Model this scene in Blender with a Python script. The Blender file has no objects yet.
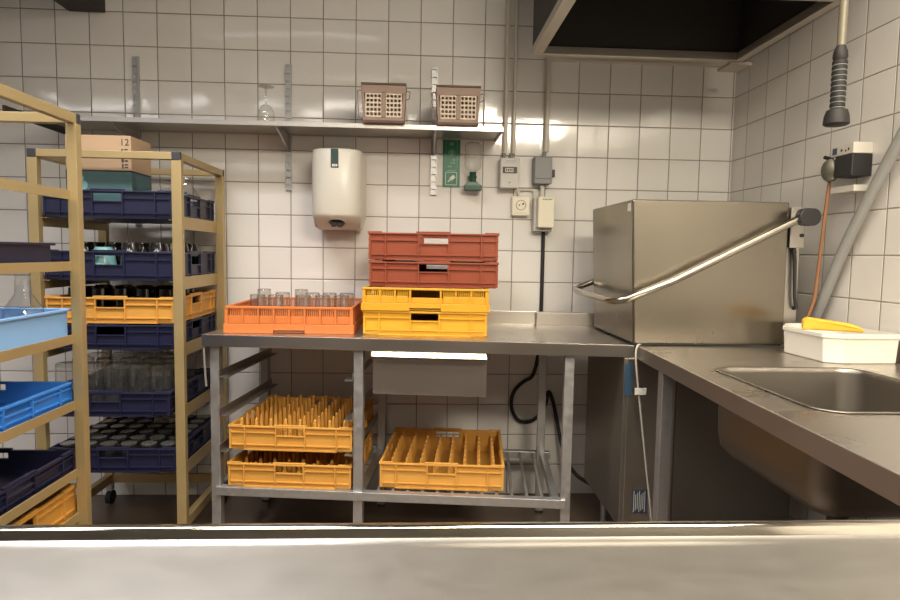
import bpy, bmesh, math, random
from mathutils import Vector, Matrix
random.seed(7)
SC = bpy.context.scene
COL = SC.collection
PI = math.pi
R = math.radians

# ------------------------------------------------------------------ materials
def new_mat(name):
    m = bpy.data.materials.new(name); m.use_nodes = True
    nt = m.node_tree; nt.nodes.clear()
    out = nt.nodes.new('ShaderNodeOutputMaterial')
    return m, nt, out

def N(nt, t, **kw):
    n = nt.nodes.new(t)
    for k, v in kw.items():
        if k in n.inputs.keys(): n.inputs[k].default_value = v
        else: setattr(n, k, v)
    return n

def c4(c): return (c[0], c[1], c[2], 1.0)

def plain(name, col, rough=.5, metal=0.0, var=.06, scale=18.0, bump=0.0, bscale=60.0, coat=0.0, spec=.5, stretch=None, rvar=.0):
    """principled surface with procedural tone and roughness variation"""
    m, nt, out = new_mat(name)
    b = N(nt, 'ShaderNodeBsdfPrincipled')
    b.inputs['Roughness'].default_value = rough
    b.inputs['Metallic'].default_value = metal
    b.inputs['Specular IOR Level'].default_value = spec
    b.inputs['Coat Weight'].default_value = coat
    tc = N(nt, 'ShaderNodeTexCoord')
    mp = N(nt, 'ShaderNodeMapping')
    if stretch: mp.inputs['Scale'].default_value = stretch
    nt.links.new(tc.outputs['Object'], mp.inputs['Vector'])
    nz = N(nt, 'ShaderNodeTexNoise'); nz.inputs['Scale'].default_value = scale; nz.inputs['Detail'].default_value = 5
    nt.links.new(mp.outputs[0], nz.inputs['Vector'])
    mx = N(nt, 'ShaderNodeMix'); mx.data_type = 'RGBA'
    mx.inputs[6].default_value = c4([max(0, x*(1-var)) for x in col]); mx.inputs[7].default_value = c4([min(1, x*(1+var)) for x in col])
    nt.links.new(nz.outputs['Fac'], mx.inputs[0])
    nt.links.new(mx.outputs[2], b.inputs['Base Color'])
    if rvar:
        mr = N(nt, 'ShaderNodeMapRange'); mr.inputs['To Min'].default_value = rough-rvar; mr.inputs['To Max'].default_value = rough+rvar
        mr.inputs['From Min'].default_value = .3; mr.inputs['From Max'].default_value = .7
        nt.links.new(nz.outputs['Fac'], mr.inputs['Value']); nt.links.new(mr.outputs[0], b.inputs['Roughness'])
    if bump:
        n2 = N(nt, 'ShaderNodeTexNoise'); n2.inputs['Scale'].default_value = bscale; n2.inputs['Detail'].default_value = 3
        nt.links.new(mp.outputs[0], n2.inputs['Vector'])
        bp = N(nt, 'ShaderNodeBump'); bp.inputs['Strength'].default_value = bump; bp.inputs['Distance'].default_value = .002
        nt.links.new(n2.outputs['Fac'], bp.inputs['Height']); nt.links.new(bp.outputs[0], b.inputs['Normal'])
    nt.links.new(b.outputs[0], out.inputs['Surface'])
    return m

def thin_glass(name, tint, edge, gloss_rough=.02, g0=.07, cloud=0.0):
    """thin walled glass: clear face on, darker and glossier towards its rims"""
    m, nt, out = new_mat(name)
    lw = N(nt, 'ShaderNodeLayerWeight'); lw.inputs['Blend'].default_value = .5
    pw = N(nt, 'ShaderNodeMath', operation='POWER'); pw.inputs[1].default_value = 2.6; nt.links.new(lw.outputs['Facing'], pw.inputs[0])
    mx = N(nt, 'ShaderNodeMix'); mx.data_type = 'RGBA'
    mx.inputs[6].default_value = c4(tint); mx.inputs[7].default_value = c4(edge)
    nt.links.new(pw.outputs[0], mx.inputs[0])
    tr = N(nt, 'ShaderNodeBsdfTransparent'); nt.links.new(mx.outputs[2], tr.inputs['Color'])
    gl = N(nt, 'ShaderNodeBsdfGlossy'); gl.inputs['Roughness'].default_value = gloss_rough
    p5 = N(nt, 'ShaderNodeMath', operation='POWER'); p5.inputs[1].default_value = 4.0; nt.links.new(lw.outputs['Facing'], p5.inputs[0])
    fr = N(nt, 'ShaderNodeMath', operation='MULTIPLY_ADD'); fr.inputs[1].default_value = .75; fr.inputs[2].default_value = g0; nt.links.new(p5.outputs[0], fr.inputs[0])
    ms = N(nt, 'ShaderNodeMixShader')
    nt.links.new(fr.outputs[0], ms.inputs[0]); nt.links.new(tr.outputs[0], ms.inputs[1]); nt.links.new(gl.outputs[0], ms.inputs[2])
    if cloud:
        df = N(nt, 'ShaderNodeBsdfDiffuse'); df.inputs['Color'].default_value = (.62, .63, .63, 1)
        m2 = N(nt, 'ShaderNodeMixShader'); m2.inputs[0].default_value = cloud
        nt.links.new(ms.outputs[0], m2.inputs[1]); nt.links.new(df.outputs[0], m2.inputs[2]); ms = m2
    nt.links.new(ms.outputs[0], out.inputs['Surface'])
    return m

P = 0.152   # tile pitch
def tile_mat(name, ax, ou, ov, col=(.79, .77, .74), grout=(.19, .155, .135), rough=.075):
    """square glazed wall tiles; ax picks which object axes span the wall, ou/ov the joint offsets"""
    m, nt, out = new_mat(name)
    b = N(nt, 'ShaderNodeBsdfPrincipled')
    tc = N(nt, 'ShaderNodeTexCoord'); sp = N(nt, 'ShaderNodeSeparateXYZ')
    nt.links.new(tc.outputs['Object'], sp.inputs[0])
    def math_(op, a, bb=None, c=None):
        n = N(nt, 'ShaderNodeMath', operation=op)
        for i, v in enumerate((a, bb, c)):
            if v is None: continue
            if isinstance(v, (int, float)): n.inputs[i].default_value = v
            else: nt.links.new(v, n.inputs[i])
        return n.outputs[0]
    u = math_('DIVIDE', math_('SUBTRACT', sp.outputs[ax[0]], ou), P)
    v = math_('DIVIDE', math_('SUBTRACT', sp.outputs[ax[1]], ov), P)
    def edge(t):    # distance to the nearest joint, in tiles
        f = math_('FRACT', t)
        return math_('MINIMUM', f, math_('SUBTRACT', 1.0, f))
    d = math_('MINIMUM', edge(u), edge(v))
    jm = N(nt, 'ShaderNodeMapRange'); jm.inputs['From Min'].default_value = .007; jm.inputs['From Max'].default_value = .014
    jm.clamp = True; nt.links.new(d, jm.inputs['Value'])              # 0 in the joint, 1 on the tile
    hm = N(nt, 'ShaderNodeMapRange'); hm.inputs['From Min'].default_value = .005; hm.inputs['From Max'].default_value = .03
    hm.interpolation_type = 'SMOOTHSTEP'; nt.links.new(d, hm.inputs['Value'])
    cb = N(nt, 'ShaderNodeCombineXYZ'); nt.links.new(math_('FLOOR', u), cb.inputs[0]); nt.links.new(math_('FLOOR', v), cb.inputs[1])
    wn = N(nt, 'ShaderNodeTexWhiteNoise'); wn.noise_dimensions = '3D'; nt.links.new(cb.outputs[0], wn.inputs['Vector'])
    nz = N(nt, 'ShaderNodeTexNoise'); nz.inputs['Scale'].default_value = 7; nz.inputs['Detail'].default_value = 2
    nt.links.new(tc.outputs['Object'], nz.inputs['Vector'])
    hsv = N(nt, 'ShaderNodeMapRange'); hsv.inputs['To Min'].default_value = .955; hsv.inputs['To Max'].default_value = 1.02
    nt.links.new(wn.outputs['Value'], hsv.inputs['Value'])
    tcx = N(nt, 'ShaderNodeMix'); tcx.data_type = 'RGBA'; tcx.blend_type = 'MULTIPLY'; tcx.inputs[0].default_value = 1
    tcx.inputs[6].default_value = c4(col); nt.links.new(hsv.outputs[0], tcx.inputs[7])
    mx = N(nt, 'ShaderNodeMix'); mx.data_type = 'RGBA'; mx.inputs[6].default_value = c4(grout)
    nt.links.new(tcx.outputs[2], mx.inputs[7]); nt.links.new(jm.outputs[0], mx.inputs[0])
    nt.links.new(mx.outputs[2], b.inputs['Base Color'])
    rr = N(nt, 'ShaderNodeMapRange'); rr.inputs['To Min'].default_value = .8; rr.inputs['To Max'].default_value = rough
    nt.links.new(jm.outputs[0], rr.inputs['Value']); nt.links.new(rr.outputs[0], b.inputs['Roughness'])
    # each tile lies a hair out of plane, the glaze is slightly wavy
    bp = N(nt, 'ShaderNodeBump'); bp.inputs['Strength'].default_value = .9; bp.inputs['Distance'].default_value = .0022
    nt.links.new(hm.outputs[0], bp.inputs['Height'])
    bq = N(nt, 'ShaderNodeBump'); bq.inputs['Strength'].default_value = .16; bq.inputs['Distance'].default_value = .004
    nt.links.new(nz.outputs['Fac'], bq.inputs['Height']); nt.links.new(bp.outputs[0], bq.inputs['Normal'])
    off = N(nt, 'ShaderNodeVectorMath', operation='SUBTRACT'); nt.links.new(wn.outputs['Color'], off.inputs[0]); off.inputs[1].default_value = (.5, .5, .5)
    scl = N(nt, 'ShaderNodeVectorMath', operation='SCALE'); nt.links.new(off.outputs[0], scl.inputs[0]); scl.inputs['Scale'].default_value = .018
    ad = N(nt, 'ShaderNodeVectorMath', operation='ADD'); nt.links.new(bq.outputs[0], ad.inputs[0]); nt.links.new(scl.outputs[0], ad.inputs[1])
    nm = N(nt, 'ShaderNodeVectorMath', operation='NORMALIZE'); nt.links.new(ad.outputs[0], nm.inputs[0])
    nt.links.new(nm.outputs[0], b.inputs['Normal'])
    nt.links.new(b.outputs[0], out.inputs['Surface'])
    return m

M = {}
M['steel'] = plain('brushed_steel', (.58, .55, .51), .32, 1.0, .03, 4, stretch=(1, 5, 5), rvar=.02)
M['steel_top'] = plain('worktop_steel', (.56, .53, .49), .30, 1.0, .04, 3, stretch=(1, 3, 1), rvar=.04)
M['steel_worn'] = plain('worn_counter_steel', (.35, .335, .312), .40, 1.0, .05, 22, stretch=(1, 2, 1), rvar=.015)
M['steel_edge'] = plain('polished_counter_edge', (.50, .47, .42), .10, 1.0, .03, 5)
M['steel_hood'] = plain('hood_steel', (.30, .272, .225), .25, 1.0, .03, 3, stretch=(3, 3, 1), rvar=.03)
M['steel_dull'] = plain('dull_steel', (.42, .39, .36), .45, 1.0, .04, 3, rvar=.03)
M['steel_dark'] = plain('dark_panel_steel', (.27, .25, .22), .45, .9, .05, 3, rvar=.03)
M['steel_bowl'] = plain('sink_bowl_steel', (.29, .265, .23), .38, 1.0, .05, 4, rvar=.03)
M['chrome'] = plain('polished_tube', (.44, .41, .36), .22, 1.0, .02)
M['galv'] = plain('galvanised_steel', (.52, .52, .52), .46, .9, .16, 55, .05, 90, rvar=.08)
M['brass_alu'] = plain('gold_anodised_aluminium', (.45, .34, .165), .42, .5, .05, 12, rvar=.05)
M['cap'] = plain('dark_end_cap', (.035, .035, .04), .5)
M['black'] = plain('black_plastic', (.02, .02, .02), .45)
M['blackrubber'] = plain('black_rubber', (.016, .015, .015), .6, bump=.1)
M['dark_lacquer'] = plain('dark_lacquered_sheet', (.025, .02, .017), .6)
M['hood_dark'] = plain('shade_dark_filter', (.012, .011, .008), .65)  # near-black colour stands in for the shade inside the unlit hood
M['hood_rail'] = plain('hood_rim_steel', (.55, .50, .43), .4, .85, .08, 8)
M['yellow'] = plain('yellow_crate_plastic', (.58, .29, .055), .46, 0, .07, 9, .03, 40)
M['yellow_bright'] = plain('bright_yellow_plastic', (.66, .335, .022), .44, 0, .05, 9, .03, 40)
M['orange'] = plain('orange_rack_plastic', (.56, .165, .038), .5, 0, .05, 9, .03, 40)
M['brick'] = plain('brick_red_crate_plastic', (.255, .052, .02), .5, 0, .08, 9, .03, 40)
M['navy'] = plain('navy_crate_plastic', (.010, .0115, .038), .42, 0, .15, 9, .03, 40)
M['blue'] = plain('mid_blue_plastic', (.035, .20, .62), .45, 0, .08, 9)
M['skyblue'] = plain('pale_blue_plastic', (.22, .42, .75), .45, 0, .05, 9)
M['beige'] = plain('beige_basket_plastic', (.32, .225, .175), .55, 0, .07, 14)
M['beige_light'] = plain('pale_basket_lattice', (.70, .58, .45), .55, 0, .06, 14)
M['white'] = plain('white_enamel', (.62, .59, .51), .28, 0, .02, 6)
M['whiteplastic'] = plain('white_plastic', (.64, .61, .54), .4, 0, .03, 10)
M['cream'] = plain('cream_plastic', (.78, .73, .58), .4, 0, .03, 10)
M['tub'] = plain('white_tub_plastic', (.70, .67, .60), .38, 0, .03, 8)
M['greyplastic'] = plain('grey_plastic', (.24, .25, .25), .5, 0, .05, 10)
M['lightgrey'] = plain('light_grey_plastic', (.55, .54, .50), .45, 0, .04, 10)
M['pipe_paint'] = plain('painted_pipe', (.62, .57, .49), .45, 0, .05, 10)
M['green'] = plain('green_sign_enamel', (.012, .16, .085), .35, 0, .05, 10)
M['green_plastic'] = plain('green_funnel_plastic', (.006, .065, .035), .35, 0, .05, 10)
M['darkgreen'] = plain('dark_green_badge', (.03, .06, .055), .35)
M['signwhite'] = plain('sign_white', (.7, .72, .68), .4)
M['signfaint'] = plain('sign_pale_green', (.16, .33, .24), .4)
M['ink'] = plain('dark_print', (.03, .035, .04), .6)
M['greenink'] = plain('green_print', (.02, .30, .10), .5)
M['cardboard'] = plain('tan_cardboard', (.44, .30, .18), .75, 0, .05, 12)
M['tealboard'] = plain('teal_printed_board', (.055, .115, .125), .6, 0, .08, 10)
M['teal'] = plain('teal_ceramic', (.16, .33, .34), .25, 0, .05, 10)
M['blackglaze'] = plain('black_glazed_ceramic', (.008, .008, .009), .12, 0, .05, 10, coat=.5)
M['bluesticker'] = plain('blue_sticker', (.035, .075, .13), .4, 0, .2, 60)
M['plate'] = plain('dark_blue_rating_plate', (.03, .05, .09), .35)
M['tagwhite'] = plain('white_cable_tag', (.78, .76, .70), .5)
M['bronze'] = plain('grey_green_cast_cover', (.105, .10, .075), .4, .4, .15, 40)
M['sponge'] = plain('yellow_sponge', (.85, .48, .05), .9, 0, .08, 30, .5, 160)
M['hose_orange'] = plain('orange_rubber_hose', (.30, .135, .065), .5)
M['greypipe'] = plain('grey_plastic_pipe', (.30, .30, .29), .4)
M['springhose'] = plain('milky_hose', (.19, .17, .12), .35, 0, .05, 30)
M['cord'] = plain('white_cord', (.46, .43, .38), .5)
M['ceil'] = plain('ceiling_panel', (.26, .25, .23), .8, 0, .03, 6)
M['plaster'] = plain('painted_plaster', (.34, .32, .29), .7, 0, .04, 4)
M['glass'] = thin_glass('clear_glass', (.97, .97, .96), (.68, .67, .64), .02, .10, .018)
M['glass_rim'] = thin_glass('thick_glass_base', (.88, .88, .87), (.5, .49, .47))
M['glass_bottom'] = thin_glass('greyish_glass_bottom', (.62, .64, .66), (.5, .51, .52), .25, .28, .20)
M['smoke'] = thin_glass('dark_smoked_glass', (.12, .12, .12), (.03, .03, .03))
M['bottleplastic'] = thin_glass('clear_bottle_plastic', (.98, .98, .97), (.86, .86, .84), .2, .05, .10)
M['tealglass'] = thin_glass('teal_tinted_plastic', (.45, .72, .78), (.16, .36, .42), .08)
M['steel_lamp'] = plain('lamp_housing', (.7, .7, .68), .4, .3)

def emit(name, col, s):
    m, nt, out = new_mat(name)
    e = N(nt, 'ShaderNodeEmission'); e.inputs['Color'].default_value = c4(col); e.inputs['Strength'].default_value = s
    nt.links.new(e.outputs[0], out.inputs['Surface']); return m

def floor_mat():
    m, nt, out = new_mat('brown_quarry_floor')
    b = N(nt, 'ShaderNodeBsdfPrincipled'); tc = N(nt, 'ShaderNodeTexCoord')
    nz = N(nt, 'ShaderNodeTexNoise'); nz.inputs['Scale'].default_value = 5; nz.inputs['Detail'].default_value = 8
    nt.links.new(tc.outputs['Object'], nz.inputs['Vector'])
    cr = N(nt, 'ShaderNodeValToRGB')
    cr.color_ramp.elements[0].color = (.085, .058, .04, 1); cr.color_ramp.elements[1].color = (.17, .125, .09, 1)
    nt.links.new(nz.outputs['Fac'], cr.inputs[0]); nt.links.new(cr.outputs[0], b.inputs['Base Color'])
    b.inputs['Roughness'].default_value = .38
    n2 = N(nt, 'ShaderNodeTexNoise'); n2.inputs['Scale'].default_value = 160
    nt.links.new(tc.outputs['Object'], n2.inputs['Vector'])
    bp = N(nt, 'ShaderNodeBump'); bp.inputs['Strength'].default_value = .2; bp.inputs['Distance'].default_value = .002
    nt.links.new(n2.outputs['Fac'], bp.inputs['Height']); nt.links.new(bp.outputs[0], b.inputs['Normal'])
    nt.links.new(b.outputs[0], out.inputs['Surface']); return m
M['floor'] = floor_mat()

# ------------------------------------------------------------------ mesh helpers
class B:
    """collects shapes for ONE mesh object"""
    def __init__(s): s.bm = bmesh.new()
    def box(s, x0, x1, y0, y1, z0, z1):
        v = [s.bm.verts.new(p) for p in ((x0,y0,z0),(x1,y0,z0),(x1,y1,z0),(x0,y1,z0),(x0,y0,z1),(x1,y0,z1),(x1,y1,z1),(x0,y1,z1))]
        for f in ((3,2,1,0),(4,5,6,7),(0,1,5,4),(1,2,6,5),(2,3,7,6),(3,0,4,7)): s.bm.faces.new([v[i] for i in f])
        return s
    def hexa(s, pts):
        v = [s.bm.verts.new(p) for p in pts]
        for f in ((3,2,1,0),(4,5,6,7),(0,1,5,4),(1,2,6,5),(2,3,7,6),(3,0,4,7)): s.bm.faces.new([v[i] for i in f])
        return s
    def prism(s, poly, z0, z1):
        a = [s.bm.verts.new((p[0], p[1], z0)) for p in poly]; b = [s.bm.verts.new((p[0], p[1], z1)) for p in poly]
        n = len(poly)
        s.bm.faces.new(list(reversed(a))); s.bm.faces.new(b)
        for i in range(n): s.bm.faces.new((a[i], a[(i+1) % n], b[(i+1) % n], b[i]))
        return s
    def lathe(s, prof, seg=24, loc=(0,0,0), cap0=True, cap1=True):
        rings = []
        for r, z in prof:
            if r < 1e-6: rings.append([s.bm.verts.new((loc[0], loc[1], loc[2]+z))])
            else: rings.append([s.bm.verts.new((loc[0]+r*math.cos(2*PI*k/seg), loc[1]+r*math.sin(2*PI*k/seg), loc[2]+z)) for k in range(seg)])
        for A, Bq in zip(rings, rings[1:]):
            for k in range(seg):
                k2 = (k+1) % seg
                if len(A) == 1 and len(Bq) == 1: continue
                if len(A) == 1: s.bm.faces.new((A[0], Bq[k2], Bq[k]))
                elif len(Bq) == 1: s.bm.faces.new((A[k], A[k2], Bq[0]))
                else: s.bm.faces.new((A[k], A[k2], Bq[k2], Bq[k]))
        if cap0 and len(rings[0]) > 1: s.bm.faces.new(list(reversed(rings[0])))
        if cap1 and len(rings[-1]) > 1: s.bm.faces.new(rings[-1])
        return s
    def tube(s, pts, r, seg=10, smooth=0):
        pts = [Vector(p) for p in pts]
        for _ in range(smooth):
            q = [pts[0]]
            for a, b in zip(pts, pts[1:]): q += [a.lerp(b, .25), a.lerp(b, .75)]
            q.append(pts[-1]); pts = q
        rings = []; prev = None
        for i, p in enumerate(pts):
            d = (pts[min(i+1, len(pts)-1)] - pts[max(i-1, 0)]).normalized()
            if prev is None:
                a = Vector((0, 0, 1)) if abs(d.z) < .9 else Vector((1, 0, 0))
                u = d.cross(a).normalized()
            else:
                u = (prev - d*prev.dot(d)).normalized()
            prev = u; w = d.cross(u)
            rr = r[i] if isinstance(r, (list, tuple)) else r
            rings.append([s.bm.verts.new(p + (u*math.cos(2*PI*k/seg) + w*math.sin(2*PI*k/seg))*rr) for k in range(seg)])
        for A, Bq in zip(rings, rings[1:]):
            for k in range(seg): s.bm.faces.new((A[k], A[(k+1) % seg], Bq[(k+1) % seg], Bq[k]))
        s.bm.faces.new(list(reversed(rings[0]))); s.bm.faces.new(rings[-1])
        return s
    def loft(s, loops, cap0=True, cap1=True):
        rs = [[s.bm.verts.new(p) for p in L] for L in loops]; n = len(rs[0])
        for A, Bq in zip(rs, rs[1:]):
            for k in range(n): s.bm.faces.new((A[k], A[(k+1) % n], Bq[(k+1) % n], Bq[k]))
        if cap0: s.bm.faces.new(list(reversed(rs[0])))
        if cap1: s.bm.faces.new(rs[-1])
        return s
    def xf(s, mat):
        bmesh.ops.transform(s.bm, matrix=mat, verts=s.bm.verts); return s
    def obj(s, name, mat, parent=None, bevel=0, seg=2, smooth=False, angle=40, loc=(0,0,0), rotz=0):
        bmesh.ops.recalc_face_normals(s.bm, faces=s.bm.faces)
        me = bpy.data.meshes.new(name); s.bm.to_mesh(me); s.bm.free()
        me.materials.append(M[mat] if isinstance(mat, str) else mat)
        o = bpy.data.objects.new(name, me); COL.objects.link(o)
        if parent: o.parent = parent
        o.location = loc; o.rotation_euler = (0, 0, rotz)
        if bevel:
            bv = o.modifiers.new('bevel', 'BEVEL'); bv.width = bevel; bv.segments = seg; bv.limit_method = 'ANGLE'; bv.angle_limit = R(40)
        if smooth:
            for p in me.polygons: p.use_smooth = True
            me.set_sharp_from_angle(angle=R(angle))
        return o

def rrect(x0, x1, y0, y1, r, n=5):
    pts = []
    for cx, cy, a in ((x1-r, y1-r, 0), (x0+r, y1-r, 90), (x0+r, y0+r, 180), (x1-r, y0+r, 270)):
        for k in range(n+1):
            t = R(a + 90*k/n); pts.append((cx + r*math.cos(t), cy + r*math.sin(t)))
    return pts

def tag(o, label, cat, group=None):
    o['label'] = label; o['category'] = cat
    if group: o['group'] = group
    return o
def thing(name, label, cat, loc=(0,0,0), rotz=0, group=None):
    o = bpy.data.objects.new(name, None); COL.objects.link(o); o.empty_display_size = .05
    o.location = loc; o.rotation_euler = (0, 0, rotz)
    return tag(o, label, cat, group)
def struct(o): o['kind'] = 'structure'; return o
def copy_tree(o, parent=None):
    c = o.copy(); COL.objects.link(c)
    if parent: c.parent = parent
    for ch in list(o.children): copy_tree(ch, c)
    return c
def dup(root, loc, rotz, label, group=None):
    c = copy_tree(root); c.location = loc; c.rotation_euler = (0, 0, rotz); c['label'] = label
    if group: c['group'] = group
    return c
def lettering(name, txt, size, mat, parent, loc, rot=(R(90), 0, 0), depth=.0006, align='CENTER'):
    cu = bpy.data.curves.new('lettering', 'FONT'); cu.body = txt; cu.size = size; cu.extrude = depth
    cu.align_x = align; cu.align_y = 'CENTER'
    t = bpy.data.objects.new('lettering', cu); COL.objects.link(t)
    dg = bpy.context.evaluated_depsgraph_get(); dg.update()
    me = bpy.data.meshes.new_from_object(t.evaluated_get(dg)); me.name = name
    bpy.data.objects.remove(t); bpy.data.curves.remove(cu)
    me.materials.clear(); me.materials.append(M[mat])
    o = bpy.data.objects.new(name, me); COL.objects.link(o)
    o.parent = parent; o.location = loc; o.rotation_euler = rot
    return o
ORD = ['first', 'second', 'third', 'fourth', 'fifth', 'sixth', 'seventh', 'eighth']

# ------------------------------------------------------------------ the room
XR, XL, YF, HC, Z0 = 3.20, -2.6, -11.5, 2.75, 2.28
def wall(name, pts, mat):
    b = B(); b.bm.faces.new([b.bm.verts.new(p) for p in pts]); return struct(b.obj(name, mat))
M['tiles_back'] = tile_mat('white_wall_tiles', ('X', 'Z'), 0, Z0)
M['tiles_right'] = tile_mat('white_side_tiles', ('Y', 'Z'), -.128, Z0, col=(.78, .755, .72), grout=(.30, .245, .19))
def slab(name, x0, x1, y0, y1, z0, z1, mat): return struct(B().box(x0, x1, y0, y1, z0, z1).obj(name, mat))
slab('wall_back', XL-.1, XR+.1, 0, .1, 0, HC, 'tiles_back')
slab('wall_right', XR, XR+.1, -3.8, 0, 0, HC, 'tiles_right')
slab('wall_right_return', XR+.1, 6.0, -3.8, -3.7, 0, HC, 'plaster')
slab('wall_right_rear', 6.0, 6.1, YF, -3.7, 0, HC, 'plaster')
slab('wall_left', XL-.1, XL, YF, 0, 0, HC, 'tiles_right')
slab('wall_front', XL-.1, 6.1, YF-.1, YF, 0, HC, 'plaster')
slab('floor', XL-.1, 6.1, YF-.1, .1, -.1, 0, 'floor')
slab('ceiling', XL-.1, 6.1, YF-.1, .1, HC, HC+.1, 'ceil')

# ceiling lamps: louvred panels that light the room
def lamp(x, y, lx, ly, power, spread, label, z=HC-.02, col=(1, .86, .66), glow=.12, drop=.03, tilt=0):
    t = thing('ceiling_lamp', label, 'ceiling lamp', (x, y, HC - (.5*ly*math.sin(R(tilt))+.03 if tilt else 0)), 0)
    if tilt: t.rotation_euler = (R(tilt), 0, R(-20))  # tilt and turn added to brighten the walls at the right
    f = B(); w = .03
    f.box(-lx/2-w, lx/2+w, -ly/2-w, -ly/2, -.05, -.001).box(-lx/2-w, lx/2+w, ly/2, ly/2+w, -.05, -.001)
    f.box(-lx/2-w, -lx/2, -ly/2, ly/2, -.05, -.001).box(lx/2, lx/2+w, -ly/2, ly/2, -.05, -.001)
    f.obj('lamp_frame', 'steel_lamp', t)
    B().box(-lx/2, lx/2, -ly/2, ly/2, -.02, -.014).obj('diffuser', emit('lamp_diffuser', col, glow), t)
    L = bpy.data.lights.new('lamp_light', 'AREA'); L.shape = 'RECTANGLE'; L.size = lx; L.size_y = ly
    L.energy = power; L.color = col; L.spread = R(spread)
    lo = bpy.data.objects.new('lamp_light', L); COL.objects.link(lo); lo.parent = t; lo.location = (0, 0, -drop)
lamp(.75, -1.42, 1.2, .28, 35, 120, 'long ceiling lamp above the crate racks', col=(1, .97, .965))
lamp(2.45, -1.72, 1.2, .28, 16, 140, 'long ceiling lamp before the extractor hood', col=(1, .89, .72))
lamp(-.6, -2.52, 2.2, .2, 20, 142, 'extra long ceiling lamp at the left above the counter', col=(1, .97, .99))
lamp(1.9, -2.52, 2.0, .2, 42, 146, 'extra long warm ceiling lamp at the right above the counter', col=(1, .88, .68))
for k, (x, pw_, cc) in enumerate(((-1.75, 8, (1, .97, .97)), (-.35, 8, (1, .97, .97)), (1.05, 18, (1, .91, .80)), (2.66, 46, (1, .885, .70)))):
    lamp(x, -3.85, 1.2, .30, pw_, 140 if k == 3 else 180, ('leftmost', 'second', 'third', 'rightmost')[k] + ' panel lamp of the ceiling row behind the camera', col=cc, glow=6, drop=.053, tilt=(48 if k == 3 else 0))
for k, (x, cc) in enumerate(((-1.5, (1, .95, .93)), (4.15, (1, .90, .72)))):
    lamp(x, -9.4, 1.3, .25, 18, 180, ('left', 'right')[k] + ' ceiling lamp at the far rear of the room', col=cc, glow=6, drop=.053)

# ------------------------------------------------------------------ wall shelf
sh = thing('wall_shelf', 'long stainless steel wall shelf above the water heater', 'shelf', (0, 0, 0))
b = B(); b.box(.06, 2.035, -.274, -.018, 1.744, 1.75); b.box(.06, 2.035, -.28, -.274, 1.731, 1.75); b.box(.06, 2.035, -.018, -.012, 1.738, 1.785)
b.box(2.029, 2.035, -.274, -.018, 1.731, 1.744)
b.obj('shelf_board', 'steel', sh)
def standard(x, z0, z1, label):
    b = B(); w = .014
    b.box(x-w, x-w+.004, -.014, 0, z0, z1).box(x+w-.004, x+w, -.014, 0, z0, z1)
    n = int((z1-z0)/.034); 
    for k in range(n+1):
        zz = z0 + k*(z1-z0)/n
        b.box(x-w+.004, x+w-.004, -.014, -.011, max(z0, zz-.008), min(z1, zz+.008))
    b.box(x-w+.004, x+w-.004, -.003, 0, z0, z1)
    return b.obj('slotted_standard', 'galv', sh)
standard(.36, 1.30, 2.08, ''); standard(1.056, 1.485, 2.066, ''); standard(1.74, 1.478, 2.072, '')
for x in (.36, 1.056, 1.74):
    b = B()
    b.hexa([(x-.004,-.26,1.728),(x+.004,-.26,1.728),(x+.004,-.014,1.665),(x-.004,-.014,1.665),(x-.004,-.26,1.737),(x+.004,-.26,1.737),(x+.004,-.014,1.737),(x-.004,-.014,1.737)])
    b.obj('bracket', 'galv', sh)

def lattice_basket(name, cx, y, label):
    """tapered beige lattice basket with raised side handles; front panel faces the room"""
    t = thing(name, label, 'basket', (cx, y, 1.7505), 0, 'beige baskets on the wall shelf')
    H, wb, wt, d = .157, .087, .095, .125
    b = B()
    b.box(-wb, wb, 0, .006, 0, .024); b.box(-wt, wt, 0, .006, H-.034, H)         # front bands
    for xx in (-1, 1):
        b.hexa([(xx*wb-.012*(xx>0), 0, .02), (xx*wb+.012*(xx<0), 0, .02), (xx*wb+.012*(xx<0), .006, .02), (xx*wb-.012*(xx>0), .006, .02),
                (xx*wt-.012*(xx>0), 0, H-.03), (xx*wt+.012*(xx<0), 0, H-.03), (xx*wt+.012*(xx<0), .006, H-.03), (xx*wt-.012*(xx>0), .006, H-.03)])
    b.box(-.010, .010, 0, .006, .02, H-.03)
    b.hexa([(-wb,d-.005,0),(wb,d-.005,0),(wb,d,0),(-wb,d,0),(-wt,d-.005,H),(wt,d-.005,H),(wt,d,H),(-wt,d,H)])
    for sx in (-1, 1):
        xa, xb = sorted((sx*wb, sx*(wb-.005))); xc, xd = sorted((sx*wt, sx*(wt-.005)))
        b.hexa([(xa,.006,0),(xb,.006,0),(xb,d-.005,0),(xa,d-.005,0),(xc,.006,H),(xd,.006,H),(xd,d-.005,H),(xc,d-.005,H)])
    b.box(-wb+.005, wb-.005, .006, d-.005, 0, .004)
    f = B(); f.box(-wb-.001, wb+.001, -.002, .0, 0, .010); f.obj('foot_strip', M['dark_brown'], t)
    b.obj('basket_frame', 'beige', t, bevel=.001)
    for h0, h1 in ((-wb+.012, -.010), (.010, wb-.012)):
        g = B(); n = 5
        for k in range(n):
            xx = h0 + (h1-h0)*k/(n-1); g.box(xx-.0029, xx+.0029, .0012, .005, .02, H-.031)
        for k in range(6):
            zz = .027 + k*.0188; g.box(h0, h1, .001, .0052, zz-.0036, zz+.0036)
        g.obj('lattice_panel', 'beige_light', t)
    B().box(-wt-.001, wt+.001, -.004, d+.004, H, H+.009).obj('basket_rim', M['dark_brown'], t, bevel=.002)
    for sx in (-1, 1):
        q = B(); q.tube([(sx*(wt-.002), .02, .138), (sx*(wt+.017), .018, .136), (sx*(wt+.014), .02, .108 if sx > 0 else .03), (sx*(wb+.001), .02, .10 if sx > 0 else .015)], .0028, 6)
        q.obj('handle', 'beige', t)
    return t
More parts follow.
